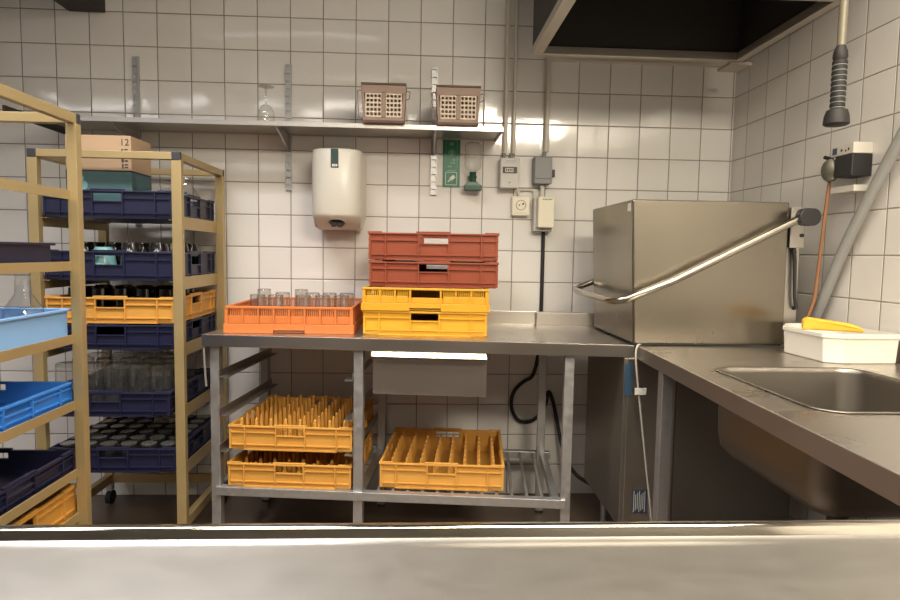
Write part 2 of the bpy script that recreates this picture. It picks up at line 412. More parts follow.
M['dark_brown'] = plain('dark_basket_rim', (.11, .065, .045), .55)
lattice_basket('lattice_basket', 1.517, -.305, 'beige lattice basket on the shelf, nearer the water heater')
lattice_basket('lattice_basket', 1.836, -.300, 'beige lattice basket on the shelf above the green sign')

# wine glass upside down on the shelf
wg = thing('wine_glass', 'clear wine glass standing upside down on the wall shelf', 'glass', (.986, -.15, 1.7505))
B().lathe([(.033, 0), (.0365, .025), (.0375, .045), (.034, .068), (.022, .088), (.008, .098), (.004, .102)], 28, cap0=False, cap1=False).obj('bowl', 'glass', wg, smooth=True)
B().lathe([(.004, .102), (.0032, .125), (.0035, .155), (.006, .168)], 16, cap0=False, cap1=False).obj('stem', 'glass_rim', wg, smooth=True)
B().lathe([(.006, .168), (.034, .1735), (.034, .1755), (0, .1765)], 28, cap0=False).obj('foot', 'glass_rim', wg, smooth=True)

# ------------------------------------------------------------------ water heater
wh = thing('water_heater', 'white wall mounted water heater with a dark green badge', 'water heater', (1.308, 0, 1.30))
def heater_loop(w, f, z, k=0):
    # D shaped plan: flat against the wall, bulging front
    pts = [(w, -.03), (w, -.17)]
    for i in range(1, 12):
        a = PI*i/12; pts.append((w*math.cos(a)*.999, -.17 - f*math.sin(a)**.75))
    pts += [(-w, -.17), (-w, -.03)]
    return [(x, y, z) for x, y in pts]
b = B(); b.loft([heater_loop(.098, .055, .352), heater_loop(.110, .085, .345), heater_loop(.1135, .095, .325), heater_loop(.1135, .095, .072), heater_loop(.1115, .092, .060)])
b.obj('casing', 'white', wh, smooth=True, angle=50)
b = B(); b.loft([heater_loop(.112, .0925, .0595), heater_loop(.110, .088, .050), heater_loop(.100, -.02, .006), heater_loop(.088, -.06, 0)])
b.obj('bottom_cover', 'whiteplastic', wh, smooth=True, angle=50)
tilt = Matrix.Translation((.0, -.205, .030)) @ Matrix.Rotation(R(-22), 4, 'X')
b = B(); b.lathe([(.042, .004), (.042, -.004), (.038, -.0045), (.036, .002)], 22); b.xf(tilt); b.obj('dial_recess', 'lightgrey', wh, smooth=True)
b = B(); b.lathe([(.036, .003), (.036, -.002)], 22); b.box(-.026, .026, -.010, .010, -.016, .0).box(-.022, -.006, -.015, .012, -.019, -.002).box(.004, .022, -.014, .015, -.019, -.002); b.xf(tilt)
b.obj('dial', 'black', wh)
bd = B().box(-.019, .014, -.2685, -.2635, .262, .343).obj('badge', 'darkgreen', wh, bevel=.002)
b = B(); b.box(-.013, -.006, -.2695, -.2684, .267, .277).box(-.004, .001, -.2695, -.2684, .267, .277).box(.003, .0095, -.2695, -.2684, .267, .277)
b.obj('badge_marking', 'signwhite', bd)
B().box(-.003, .003, -.2665, -.264, .075, .081).obj('indicator_lamp', 'lightgrey', wh)
b = B(); b.tube([(.03, -.1, .35), (.03, -.1, .365), (.03, -.03, .375), (.03, -.005, .375)], .009, 10).obj('water_pipe', 'greyplastic', wh)

# ------------------------------------------------------------------ safety sign, eyewash bottle
sg = thing('eyewash_sign', 'tall green eyewash sign with white pictograms on the tiles', 'sign', (1.825, 0, 1.516))
B().box(-.041, .041, -.004, 0, 0, .235).obj('sign_plate', 'green', sg)
def sgm(bb, name, mat): return bb.obj(name, mat, sg)
b = B(); y0, y1 = -.0048, -.0039
for x0, x1, z0, z1 in ((-.028,.028,.010,.0125),(-.028,.028,.070,.0725),(-.028,-.0255,.010,.0725),(.0255,.028,.010,.0725)): b.box(x0, x1, y0, y1, z0, z1)
sgm(b, 'sign_border', 'signwhite')
b = B(); b.box(-.0085, .0085, 0, .0009, -.004, .020).box(-.005, .005, 0, .0009, -.011, -.0055).box(-.003, .003, 0, .0009, -.022, -.0125)
b.xf(Matrix.Translation((0, -.0048, .040)) @ Matrix.Rotation(R(48), 4, 'Y')); sgm(b, 'bottle_pictogram', 'signwhite')
b = B(); b.box(-.02, .022, y0, y1, .078, .082); sgm(b, 'sign_lettering', 'signfaint')
b = B()
b.lathe([(.009, 0), (.009, .0009)], 16); b.xf(Matrix.Translation((0, -.0039, .205)) @ Matrix.Rotation(R(90), 4, 'X'))
b.box(-.009, .009, y0, y1, .150, .178).box(-.017, -.012, y0, y1, .155, .172).box(.012, .017, y0, y1, .155, .172)
b.box(-.018, .002, y0, y1, .094, .103).box(-.006, .018, y0, y1, .112, .119).box(.006, .017, y0, y1, .125, .133).box(-.028, -.026, y0, y1, .09, .225).box(.026, .028, y0, y1, .09, .225)
sgm(b, 'faded_pictogram', 'signfaint')

eb = thing('eyewash_bottle', 'clear eyewash bottle with a dark green funnel cap on the wall', 'bottle', (1.925, -.05, 1.497))
b = B(); b.lathe([(.014, .084), (.02, .092), (.038, .105), (.041, .125), (.038, .145), (.0405, .15), (.0405, .175), (.036, .18), (.0405, .186), (.0405, .212), (.03, .222), (0, .224)], 28, cap0=False)
b.obj('bottle_body', 'bottleplastic', eb, smooth=True)
b = B(); b.lathe([(.016, .03), (.016, .082), (.018, .086)], 20); b.obj('neck', 'green_plastic', eb, smooth=True)
b = B(); b.loft([[( .041,-.02,0),( .041,.02,0),(-.041,.02,0),(-.041,-.02,0)], [( .041,-.02,.024),( .041,.02,.024),(-.041,.02,.024),(-.041,-.02,.024)], [(.018,-.018,.042),(.018,.018,.042),(-.018,.018,.042),(-.018,-.018,.042)]])
b.obj('eye_cup', 'green_plastic', eb, bevel=.003)
B().box(-.02, .02, .012, .05, .06, .072).obj('wall_clip', 'green_plastic', eb)

# ------------------------------------------------------------------ electrical boxes and conduits
mb = thing('meter_box', 'light grey meter box with a small dark display on the tiles', 'meter', (2.098, 0, 1.512))
B().box(-.045, .045, -.07, 0, 0, .14).obj('casing', 'lightgrey', mb, bevel=.004)
dp = B().box(-.034, .034, -.0725, -.0695, .068, .098).obj('display_window', 'black', mb)
b = B(); b.box(-.022, .016, -.0735, -.0724, .074, .092); dd = b.obj('display', 'whiteplastic', dp)
b = B()
for k in range(4): b.box(-.019+.0085*k, -.0135+.0085*k, -.0742, -.0734, .077, .089)
b.obj('display_digits', 'ink', dd)
b = B(); b.box(-.02, .03, -.0706, -.0698, .124, .127).box(-.03, .03, -.0706, -.0698, .116, .1175); b.obj('printed_line', 'greyplastic', mb)
B().box(-.004, .002, -.0708, -.0698, .022, .028).obj('seal', 'black', mb)
for dx in (-.036, .0, ): B().lathe([(.008, 0), (.008, .02), (.0095, .02), (.0095, .028)], 12, (dx+.012, -.02, .14)).obj('gland', 'greyplastic', mb, smooth=True)

so = thing('wall_socket', 'cream socket below the meter box on the tiles', 'socket', (2.160, 0, 1.385))
B().box(-.043, .043, -.038, 0, 0, .092).obj('casing', 'cream', so, bevel=.005)
b = B(); b.lathe([(.0245, 0), (.0245, .0016), (.0215, .0016), (.0215, 0)], 24, cap0=False, cap1=False); b.xf(Matrix.Translation((0, -.0385, .05)) @ Matrix.Rotation(R(90), 4, 'X')); b.obj('socket_ring', 'greyplastic', so)
b = B(); b.lathe([(.0035, 0), (.0035, .001)], 10); b.xf(Matrix.Translation((-.008, -.0385, .05)) @ Matrix.Rotation(R(90), 4, 'X'))
b.box(.006, .014, -.0402, -.0384, .052, .060); b.obj('socket_hole', 'ink', so)
b = B()
for k in range(9): b.box(-.034+.0075*k, -.030+.0075*k, -.039, -.0378, .01, .015)
b.obj('printed_line', 'lightgrey', so)

sw = thing('switch_box', 'dark grey isolator box with a black side knob on the tiles', 'switch', (2.257, 0, 1.535))
B().box(-.042, .042, -.07, 0, 0, .128).obj('casing', 'greyplastic', sw, bevel=.004)
B().box(-.041, .041, -.074, -.0695, .024, .124).obj('cover', 'greyplastic', sw, bevel=.002)
kb = B().box(.042, .058, -.062, -.03, .034, .068).obj('rotary_knob', 'black', sw, bevel=.003)
B().lathe([(.008, .128), (.008, .15), (.006, .155)], 12, (.01, -.025, 0)).obj('gland', 'greyplastic', sw, smooth=True)

cb = thing('starter_box', 'tall cream starter box with faint green lettering below the grey switch', 'switch box', (2.264, 0, 1.312))
B().box(-.045, .045, -.06, 0, 0, .158).obj('back_box', 'lightgrey', cb, bevel=.003)
B().box(-.032, .045, -.1, -.0595, .016, .16).obj('cover', 'cream', cb, bevel=.004)
b = B(); xx = -.012
for k, w in enumerate((.004, .003, .005, .003, .004, .003, .005, .003, .004)): b.box(xx, xx+w, -.1008, -.0998, .145, .1505); xx += w+.0014
b.obj('printed_lettering', 'greenink', cb)
B().box(-.006, .0, -.0605, -.0595, .006, .012).obj('screw', 'ink', cb)

def pipe(name, pts, r, mat, label, cat='pipe', smooth=2, seg=10):
    return tag(B().tube(pts, r, seg, smooth).obj(name, mat, smooth=True), label, cat)
pipe('conduit_pipe', [(2.079, -.02, 1.68), (2.079, -.02, 2.748)], .011, 'pipe_paint', 'left of two pale conduit pipes rising from the meter box')
pipe('conduit_pipe', [(2.1195, -.02, 1.68), (2.1195, -.02, 2.748)], .0085, 'pipe_paint', 'right of two pale conduit pipes rising from the meter box')
pipe('conduit_pipe', [(2.278, -.02, 1.692), (2.278, -.02, 2.118)], .012, 'pipe_paint', 'pale conduit pipe rising from the grey switch to the hood')
pipe('conduit_pipe', [(2.150, -.014, 1.478), (2.150, -.014, 1.505), (2.158, -.014, 1.511), (2.215, -.014, 1.511), (2.226, -.014, 1.503), (2.226, -.014, 1.474)], .006, 'whiteplastic', 'short bent white conduit joining the socket to the starter box')
pipe('conduit_pipe', [(2.262, -.03, 1.473), (2.262, -.03, 1.534)], .011, 'whiteplastic', 'short white conduit between grey switch and starter box')
pipe('power_cable', [(2.277, -.012, 1.311), (2.277, -.012, .90), (2.274, -.012, .75), (2.25, -.012, .60), (2.20, -.014, .578), (2.15, -.014, .53), (2.135, -.014, .46), (2.16, -.014, .39), (2.21, -.014, .365), (2.27, -.014, .39), (2.315, -.014, .46), (2.32, -.014, .54), (2.345, -.02, .49), (2.37, -.04, .36), (2.385, -.09, .25), (2.41, -.22, .18), (2.46, -.33, .175)], .009, 'blackrubber', 'thick black cable looped on the tiles under the table', 'cable', 2)
tag(B().box(2.266, 3.19, -.03, 0, 2.118, 2.146).obj('cable_trunking', 'pipe_paint', bevel=.002), 'narrow pale cable trunking along the tiles under the hood', 'trunking')

# ------------------------------------------------------------------ extractor hood
hd = thing('extractor_hood', 'large extractor hood with steel rim and dark inside', 'extractor hood', (0, 0, 2.05))
x0, x1, yb, yf, zt = 2.15, 3.062, -.30, -.98, .46
b = B()
b.box(x0, x0+.012, yf, yb, .03, zt).box(x1-.012, x1, yf, yb, .03, zt).box(x0+.012, x1-.012, yb-.012, yb, .03, zt).box(x0+.012, x1-.012, yf, yf+.012, .03, zt)
b.obj('side_panel', 'dark_lacquer', hd)
B().box(x0+.012, x1-.012, yf+.012, yb-.012, zt-.03, zt-.01).obj('top_panel', 'hood_dark', hd)
b = B()
for k in range(18):
    xx = x0+.03+k*.049; b.hexa([(xx,yf+.05,zt-.09),(xx+.03,yf+.05,zt-.09),(xx+.03,yb-.03,zt-.09),(xx,yb-.03,zt-.09),(xx+.008,yf+.05,zt-.03),(xx+.038,yf+.05,zt-.03),(xx+.038,yb-.03,zt-.03),(xx+.008,yb-.03,zt-.03)])
b.obj('grease_filter', 'hood_dark', hd)
rw = .028
B().box(x0-.004, x1+.004, yb-rw, yb+.004, 0, .034).obj('rim', 'hood_rail', hd, bevel=.002)
B().box(x0-.004, x1+.004, yf-.004, yf+rw, 0, .034).obj('rim', 'hood_rail', hd, bevel=.002)
B().box(x0-.004, x0+rw+.012, yf+rw, yb-rw, 0, .034).obj('rim', 'hood_rail', hd, bevel=.002)
B().box(x1-rw, x1+.004, yf+rw, yb-rw, 0, .034).obj('rim', 'hood_rail', hd, bevel=.002)
B().box(x1-.05, x1+.05, yb-.01, yb+.10, -.012, -.001).obj('fixing_plate', 'hood_rail', hd)
B().box(2.5, 2.8, -.9, -.55, zt-.01, HC-2.052).obj('duct_stub', 'dark_lacquer', hd)
tag(B().box(.066, .228, -2.9, -.001, 2.272, 2.45).obj('ceiling_duct', 'dark_lacquer', bevel=.003), 'dark narrow overhead duct at the top left', 'duct')
tag(B().box(.022, .032, -.42, -.001, 1.722, 1.756).obj('wall_bracket', 'dark_lacquer'), 'dark bracket arm on the tiles beside the shelf end', 'bracket')

# ------------------------------------------------------------------ crates and racks
def crate(name, H, mat, label, loc, rotz=0, group=None, L=.5, W=.5, raised=True, hole=(.62, .90), cat='crate', pegs=False, plain_side=False, grid=0):
    """ribbed plastic stacking crate: body, rim, ribs, handles; open top"""
    t = thing(name, label, cat, loc, rotz, group)
    body, rim, ribs = B(), B(), B()
    th = .004
    def side(bld, u0, u1, n0, n1, z0, z1, s):
        # a box on side s; u along the side, n from the outer face inwards
        if s == 0: bld.box(u0, u1, -W/2+n0, -W/2+n1, z0, z1)
        elif s == 1: bld.box(-u1, -u0, W/2-n1, W/2-n0, z0, z1)
        elif s == 2: bld.box(L/2-n1, L/2-n0, u0, u1, z0, z1)
        else: bld.box(-L/2+n0, -L/2+n1, -u1, -u0, z0, z1)
    for s in range(4):
        h = (L if s < 2 else W)/2; full = h if s < 2 else h-.012
        e = h-.012
        hu = .115*2*h
        if plain_side:
            side(body, -e, e, .008, .012, .006, H-.006, s)
        else:
            z0h, z1h = hole[0]*H, hole[1]*H
            side(body, -e, -hu, .008, .012, .004, H-.006, s); side(body, hu, e, .008, .012, .004, H-.006, s)
            side(body, -hu, hu, .008, .012, .004, z0h, s)
            side(body, -hu, hu, .008, .012, z1h, H, s)
            vr = [-.365*2*h, -hu, hu, .365*2*h]
            for u in vr: side(ribs, u-.0025, u+.0025, 0, .008, .012, H-.004, s)
            side(ribs, -e, e, .0015, .008, .018, .0225, s)
            side(ribs, -e, -hu, .0015, .008, .70*H, .70*H+.0045, s); side(ribs, hu, e, .0015, .008, .70*H, .70*H+.0045, s)
            side(ribs, -hu, hu, .0015, .008, z0h-.0045, z0h, s)
            side(ribs, -h*.74, h*.74, 0, .008, 0, .006, s)
        side(rim, -full, full, 0, .012, H-.007, H, s)
        if raised and not plain_side:
            side(rim, -hu-.008, hu+.008, .001, .011, H, H+.006, s)
            side(rim, -full, -full+.055, .001, .011, H, H+.004, s); side(rim, full-.055, full, .001, .011, H, H+.004, s)
    for sx in (-1, 1):
        for sy in (-1, 1):
            xa, xb = sorted((sx*L/2*.985, sx*(L/2-.012))); ya, yb_ = sorted((sy*W/2*.985, sy*(W/2-.012)))
            ribs.box(xa, xb, ya, yb_, .004, H-.006)
    body.box(-L/2+.010, L/2-.010, -W/2+.010, W/2-.010, .0, .004)
    if grid:
        for k in range(1, grid):
            u = -L/2+.012 + (L-.024)*k/grid
            body.box(u-.0015, u+.0015, -W/2+.012, W/2-.012, .004, H*.55); body.box(-L/2+.012, L/2-.012, u-.0015, u+.0015, .004, H*.55)
    body.obj('body', mat, t); rim.obj('rim', mat, t, bevel=.0015); 
    if not plain_side: ribs.obj('rib', mat, t)
    else: ribs.bm.free()
    if pegs:
        p = B(); p.loft([[(x*.009, y*.0085, 0) for x, y in ((-1,-1),(1,-1),(1,1),(-1,1))], [(x*.0045, y*.0045, pegs-.004) for x, y in ((-1,-1),(1,-1),(1,1),(-1,1))], [(x*.002, y*.002, pegs) for x, y in ((-1,-1),(1,-1),(1,1),(-1,1))]])
        p0 = p.obj('peg', mat, t); first = True
        n = 8
        for i in range(n):
            for j in range(n):
                q = p0 if first else p0.copy()
                if not first: COL.objects.link(q); q.parent = t
                first = False
                q.location = (-L/2+.012+(L-.024)*(i+.5)/n, -W/2+.012+(W-.024)*(j+.5)/n, .004)
    return t

def comb_rack(name, H, mat, label, loc, rotz=0, L=.5, W=.5, handle=True, cat='glass rack'):
    """dishwasher rack: flared solid band below, fine comb openings under the rim"""
    t = thing(name, label, cat, loc, rotz)
    band, comb, rim = B(), B(), B()
    zb, zp, zr = .34*H, .64*H, .90*H
    def side(bld, u0, u1, n0, n1, z0, z1, s):
        if s == 0: bld.box(u0, u1, -W/2+n0, -W/2+n1, z0, z1)
        elif s == 1: bld.box(-u1, -u0, W/2-n1, W/2-n0, z0, z1)
        elif s == 2: bld.box(L/2-n1, L/2-n0, u0, u1, z0, z1)
        else: bld.box(-L/2+n0, -L/2+n1, -u1, -u0, z0, z1)
    for s in range(4):
        h = L/2; full = h if s < 2 else h-.008
        e = h-.014
        side(band, -full, -.06, 0, .008, 0, zb, s); side(band, .06, full, 0, .008, 0, zb, s); side(band, -.06, .06, 0, .008, .012, zb, s)
        gap = .068 if handle else 0
        for a, c in ((-e, -gap), (gap, e)) if handle else ((-e, e),): side(band, a, c, .010, .014, zb, zp, s)
        if handle: side(band, -gap, gap, .010, .014, zb, .58*H, s)
        nP = 9
        for k in range(nP):
            u = -h+.012 + (2*h-.024)*k/(nP-1)
            if k in (0, nP-1): continue
            if handle and abs(u) < gap-.01: continue
            side(comb, u-.0035, u+.0035, .0035, .014, zb, zr, s)
        nt = 64
        for k in range(nt):
            u = -e + 2*e*(k+.5)/nt
            if handle and abs(u) < gap: continue
            if int((k/nt)*8+.35) % 2 == 0 and k % 8 == 0: continue
            side(comb, u-.0019, u+.0019, .010, .013, zp, zr, s)
        side(rim, -full+.006, full-.006, .004, .016, zr, H, s)
    for sx in (-1, 1):
        for sy in (-1, 1):
            xa, xb = sorted((sx*(L/2-.004), sx*(L/2-.016))); ya, yb_ = sorted((sy*(W/2-.004), sy*(W/2-.016)))
            comb.box(xa, xb, ya, yb_, zb, zr)
    band.box(-L/2+.008, L/2-.008, -W/2+.008, W/2-.008, 0.002, .006)
    for k in range(1, 5):
        u = -L/2+.008 + (L-.016)*k/5
        comb.box(u-.0015, u+.0015, -W/2+.012, W/2-.012, .006, .0072); comb.box(-L/2+.012, L/2-.012, u-.0015, u+.0015, .006, .0072)
    band.obj('band', mat, t, bevel=.0015); comb.obj('comb', mat, t); rim.obj('rim', mat, t, bevel=.002)
    return t

# ------------------------------------------------------------------ washing-up table
YAW = R(-6.2)
tb = thing('work_table', 'long stainless steel work table carrying the coloured crates', 'table', (2.461, -.817, 0), YAW)
TL, TD, TZ = -1.612, .62, .88
b = B(); b.box(TL, 0, 0, TD, TZ-.004, TZ); b.box(TL, 0, 0, .004, TZ-.046, TZ); b.box(TL, TL+.004, .004, TD, TZ-.046, TZ-.004); b.box(TL+.004, 0, TD-.004, TD, TZ-.046, TZ-.004)
b.obj('tabletop', 'steel_top', tb, bevel=.003, seg=3)
b = B(); b.box(TL, 0, TD-.014, TD, TZ, TZ+.058); b.obj('upstand', 'steel_top', tb, bevel=.002)
B().box(-.31, -.02, TD-.05, TD-.014, TZ, TZ+.058).obj('splash_block', 'steel_dull', tb, bevel=.002)
def post(x, y, z1=TZ-.046, w=.036):
    lg = B().box(x-w/2, x+w/2, y-w/2, y+w/2, .012, z1).obj('leg', 'galv', tb, bevel=.002)
    B().lathe([(.02, 0), (.016, .012), (.012, .014)], 14, (x, y, 0)).obj('foot', 'black', lg, smooth=True)
LXS = (-1.574, -1.018, -.228)
for lx in LXS: post(lx, .045)
for lx in (-1.574, -1.018, -.275): post(lx, .575)
SZ = .284
b = B(); b.box(LXS[0], LXS[2], .018, .05, SZ-.034, SZ); b.obj('front_rail', 'galv', tb, bevel=.002)
b = B(); b.box(LXS[0], LXS[2], .58, .61, SZ-.034, SZ); b.obj('rear_rail', 'galv', tb, bevel=.002)
for lx in (LXS[0], LXS[1], -.262): B().box(lx-.014, lx+.014, .05, .58, SZ-.036, SZ-.004).obj('side_rail', 'galv', tb, bevel=.002)
n = 22
for k in range(n):
    xx = -1.52 + k*.0575
    B().box(xx-.006, xx+.006, .05, .58, SZ-.014, SZ-.004).obj('shelf_rod', 'galv', tb, bevel=.002)
for lx, s in ((LXS[0], 1), (LXS[1], -1)):
    for z in (.715, .565, .425):
        xa, xb = sorted((lx+s*.0185, lx+s*.052)); b = B(); b.box(xa, xb, .02, .60, z-.003, z)
        xa, xb = sorted((lx+s*.0185, lx+s*.0215)); b.box(xa, xb, .02, .60, z, z+.026); b.obj('tray_runner', 'steel_dull', tb)
# drawer under the right bay
dr = B(); dr.box(-.963, -.533, .03, .034, TZ-.215, TZ-.07); dr.box(-.963, -.959, .034, .5, TZ-.215, TZ-.07); dr.box(-.537, -.533, .034, .5, TZ-.215, TZ-.07)
dr.box(-.959, -.537, .496, .5, TZ-.215, TZ-.07); dr.box(-.959, -.537, .034, .496, TZ-.215, TZ-.211)
dro = dr.obj('drawer', 'steel', tb, bevel=.0015)
b = B(); b.hexa([(-.962,-.0125,TZ-.066),(-.534,-.0125,TZ-.066),(-.538,-.003,TZ-.048),(-.962,-.003,TZ-.048),(-.962,-.0155,TZ-.0645),(-.534,-.0155,TZ-.0645),(-.538,-.006,TZ-.0465),(-.962,-.006,TZ-.0465)]); b.box(-.962, -.536, -.0125, .034, TZ-.0725, TZ-.0695); b.box(-.962, -.536, -.0155, -.0125, TZ-.0725, TZ-.0655); b.obj('drawer_lip', 'chrome', dro)
for xx in (-.970, -.526): B().box(xx-.006, xx+.006, .12, .5, TZ-.09, TZ-.047).obj('drawer_slide', 'galv', tb)

# crates on the table
def wpt(lx, ly): 
    c, s_ = math.cos(YAW), math.sin(YAW); return (2.461 + lx*c - ly*s_, -.817 + lx*s_ + ly*c)
orack = comb_rack('glass_rack', .104, 'orange', 'orange comb-sided rack of clear tumblers on the table', (1.18, -.350, TZ+.0005), R(-.8), handle=False)
crate('crate', .094, 'yellow_bright', 'bright yellow ribbed crate at the bottom of the stack on the table', (1.722, -.402, TZ+.0005), R(-5.5), L=.485, W=.46, raised=False, group='crates stacked on the table')
comb_rack('glass_rack', .089, 'yellow_bright', 'bright yellow comb-sided rack lying on the yellow crate', (1.722, -.402, TZ+.096), R(-5.0), L=.495, W=.47)
crate('crate', .098, 'brick', 'brick red crate standing on the yellow comb-sided rack', (1.749, -.385, TZ+.1865), R(-4.5), L=.506, W=.45, group='crates stacked on the table')
crate('crate', .105, 'brick', 'brick red crate at the very top of the stack', (1.742, -.385, TZ+.2915), R(-3.0), L=.508, W=.45, group='crates stacked on the table')

# tumblers upside down in the orange rack
def tumbler_meshes(r0, r1, h, mat='glass', base='glass_rim', seg=22, flute=0):
    w = B(); w.lathe([(r0, 0), (r0*.98, h*.3), (r1, h*.93), (r1*.985, h*.985)], seg, cap0=False, cap1=False)
    bb = B(); bb.lathe([(r1*.93, h*.93), (r1*.985, h*.985), (r1*.93, h), (r1*.5, h*.985), (0, h*.98)], seg, cap0=False)
    return w, bb
tg = thing('tumbler', 'x', 'glass', (0, 0, 0))
w, bb = tumbler_meshes(.034, .0295, .140); w.lathe([(.0315, .0), (.031, .05), (.0265, .128)], 22, cap0=False, cap1=False); w.obj('glass_wall', 'glass', tg, smooth=True); bb.obj('glass_base', 'glass_rim', tg, smooth=True)
TUM = [(1.045, -.545, 'front row of the orange rack, farthest left'), (1.115, -.545, 'front row of the orange rack, second from left'),
       (1.222, -.545, 'front row of the orange rack, third from left'), (1.297, -.545, 'front row of the orange rack, fourth from left'),
       (1.372, -.540, 'front row of the orange rack, farthest right'),
       (1.112, -.405, 'middle row of the orange rack, farthest left'), (1.235, -.405, 'middle row of the orange rack, second from left'),
       (1.305, -.405, 'middle row of the orange rack, third from left'), (1.376, -.405, 'middle row of the orange rack, farthest right'),
       (.984, -.195, 'back row of the orange rack, at its left corner'), (1.149, -.195, 'back row of the orange rack, behind its middle')]
for k, (x, y, w_) in enumerate(TUM):
    lab = 'clear tumbler upside down in the ' + w_
    loc = (x, y, TZ+.0075); 
    if k == 0: tg.location = loc; tg['label'] = lab; tg['group'] = 'tumblers in the orange rack'
    else: dup(tg, loc, 0, lab, 'tumblers in the orange rack')

# yellow peg racks under the table
crate('peg_rack', .092, 'yellow', 'lower yellow peg rack resting on the bottom shelf, left bay', (1.208, -.402, SZ+.0005), R(-5.5), 'yellow peg racks under the table', L=.488, W=.49, pegs=.082, cat='dish rack')
crate('peg_rack', .095, 'yellow', 'upper yellow peg rack on runners in the left bay', (1.212, -.398, .4285), R(-5.5), 'yellow peg racks under the table', L=.488, W=.49, pegs=.112, cat='dish rack')
crate('peg_rack', .100, 'yellow', 'yellow peg rack alone on the right bay shelf', (1.796, -.425, SZ+.0005), R(-5.5), 'yellow peg racks under the table', L=.488, W=.49, pegs=.088, cat='dish rack')

# ------------------------------------------------------------------ dishwasher
DY = R(-.6)
dw = thing('dishwasher', 'hood type stainless steel dishwasher with a long lift handle', 'dishwasher', (2.450, -.828, 0), DY)
b = B(); HX, HD, Zb, Zt = .552, .505, .888, 1.402
b.hexa([(0,0,Zb),(HX,0,Zb),(HX,HD,Zb),(-.006,HD,Zb),(-.022,0,Zt),(HX-.004,0,Zt),(HX-.004,HD,Zt),(-.028,HD,Zt)]); b.obj('hood', 'steel_hood', dw, bevel=.006, seg=3)
B().box(.004, HX-.004, .004, HD-.004, Zb-.005, Zb).obj('hood_seal', 'black', dw)
b = B(); b.box(-.026, .62, .010, HD, .20, .832); b.obj('body', 'steel_dark', dw, bevel=.003)
B().box(-.012, .165, .004, .0095, .21, .832).obj('corner_panel', 'steel', dw, bevel=.002)
B().box(.172, .61, .0055, .0095, .215, .825).obj('front_panel', 'steel_dark', dw, bevel=.002)
for fx in (.05, .56):
    for fy in (.06, HD-.06): B().lathe([(.026, 0), (.026, .012), (.015, .02), (.015, .2)], 14, (fx, fy, 0)).obj('foot', 'galv', dw, smooth=True)
b = B(); b.box(HX+.006, HX+.062, .03, .2, .885, 1.36); b.obj('rear_column', 'steel', dw, bevel=.003)
b = B(); b.box(HX+.006, HX+.060, .004, .03, 1.24, 1.385); b.obj('pivot_plate', 'steel', dw, bevel=.003)
for zz, xx in ((1.285, .048), (1.225, .040), (1.02, .05), (1.33, .046)):
    b = B(); b.lathe([(.007, 0), (.007, .006)], 10); b.xf(Matrix.Translation((HX+xx, .0045 if zz > 1.24 else .0305, zz)) @ Matrix.Rotation(R(90), 4, 'X')); b.obj('bolt', 'black', dw)
b = B(); b.tube([(HX+.030, .018, 1.245), (HX+.036, .016, 1.19), (HX+.042, .014, 1.06), (HX+.050, .014, 1.02)], [.008, .007, .006, .007], 10); b.obj('gas_spring', M['black'], dw, smooth=True)
# handle: two arms joined by a cross bar on the left face
c_, s_ = math.cos(-DY), math.sin(-DY)
def dl(x, y, z):
    dx, dy = x-2.450, y+.828; return (dx*c_-dy*s_, dx*s_+dy*c_, z)
near = [(3.02, -.895, 1.352), (2.56, -.895, 1.118), (2.40, -.893, 1.053)]
arc = [(2.375, -.882, 1.046), (2.360, -.85, 1.042)]
cross = [(2.356, -.81, 1.041), (2.356, -.37, 1.048)]
far = [(2.364, -.32, 1.053), (2.39, -.300, 1.063), (2.45, -.296, 1.085), (3.02, -.296, 1.352)]
b = B(); b.tube([dl(*p) for p in near+arc+cross+far], .0128, 14); b.obj('lift_handle', 'chrome', dw, smooth=True)
b = B(); b.loft([rr for rr in [[(p[0]*1.0, -.086, p[1]) for p in rrect(HX-.016, HX+.060, 1.316, 1.376, .027, 6)], [(p[0], -.052, p[1]) for p in rrect(HX-.016, HX+.060, 1.316, 1.376, .027, 6)]]])
b.obj('pivot_cover', 'black', dw, bevel=.004)
b = B(); b.tube([(HX+.042, -.054, 1.35), (HX+.042, .006, 1.35)], .016, 12).obj('pivot_pin', 'steel', dw)
b = B(); b.tube([(HX+.042, HD+.06, 1.35), (HX+.042, .19, 1.35)], .016, 12).obj('pivot_pin', 'steel', dw)
B().box(-.0222, -.0195, .02, .05, 1.362, 1.39).obj('white_sticker', 'tagwhite', dw)
st = B().box(-.024, .004, .0026, .0038, .695, .812).obj('blue_sticker', 'bluesticker', dw)
pl = B().box(.020, .076, .0026, .0040, .255, .345).obj('rating_plate', 'plate', dw)
b = B()
for k in range(7): b.box(.025+.0068*k, .0275+.0068*k, .0018, .0027, .26+.006*(k % 3), .34-.007*((k*2) % 3))
b.obj('printed_line', 'lightgrey', pl)
pipe('hanging_cable', [(2.466, -.853, .887), (2.452, -.868, .888), (2.443, -.873, .86), (2.452, -.873, .78), (2.475, -.873, .62), (2.50, -.873, .44), (2.525, -.872, .27), (2.535, -.872, .2), (2.54, -.87, .12), (2.545, -.865, .006)], .0036, 'cord', 'thin white cord hanging down from the table corner', 'cable', 2, 8)
tag(B().box(2.444, 2.486, -.8815, -.8785, .711, .736).obj('cable_tag', 'tagwhite', bevel=.001), 'small white tag clipped round the hanging cord', 'tag')

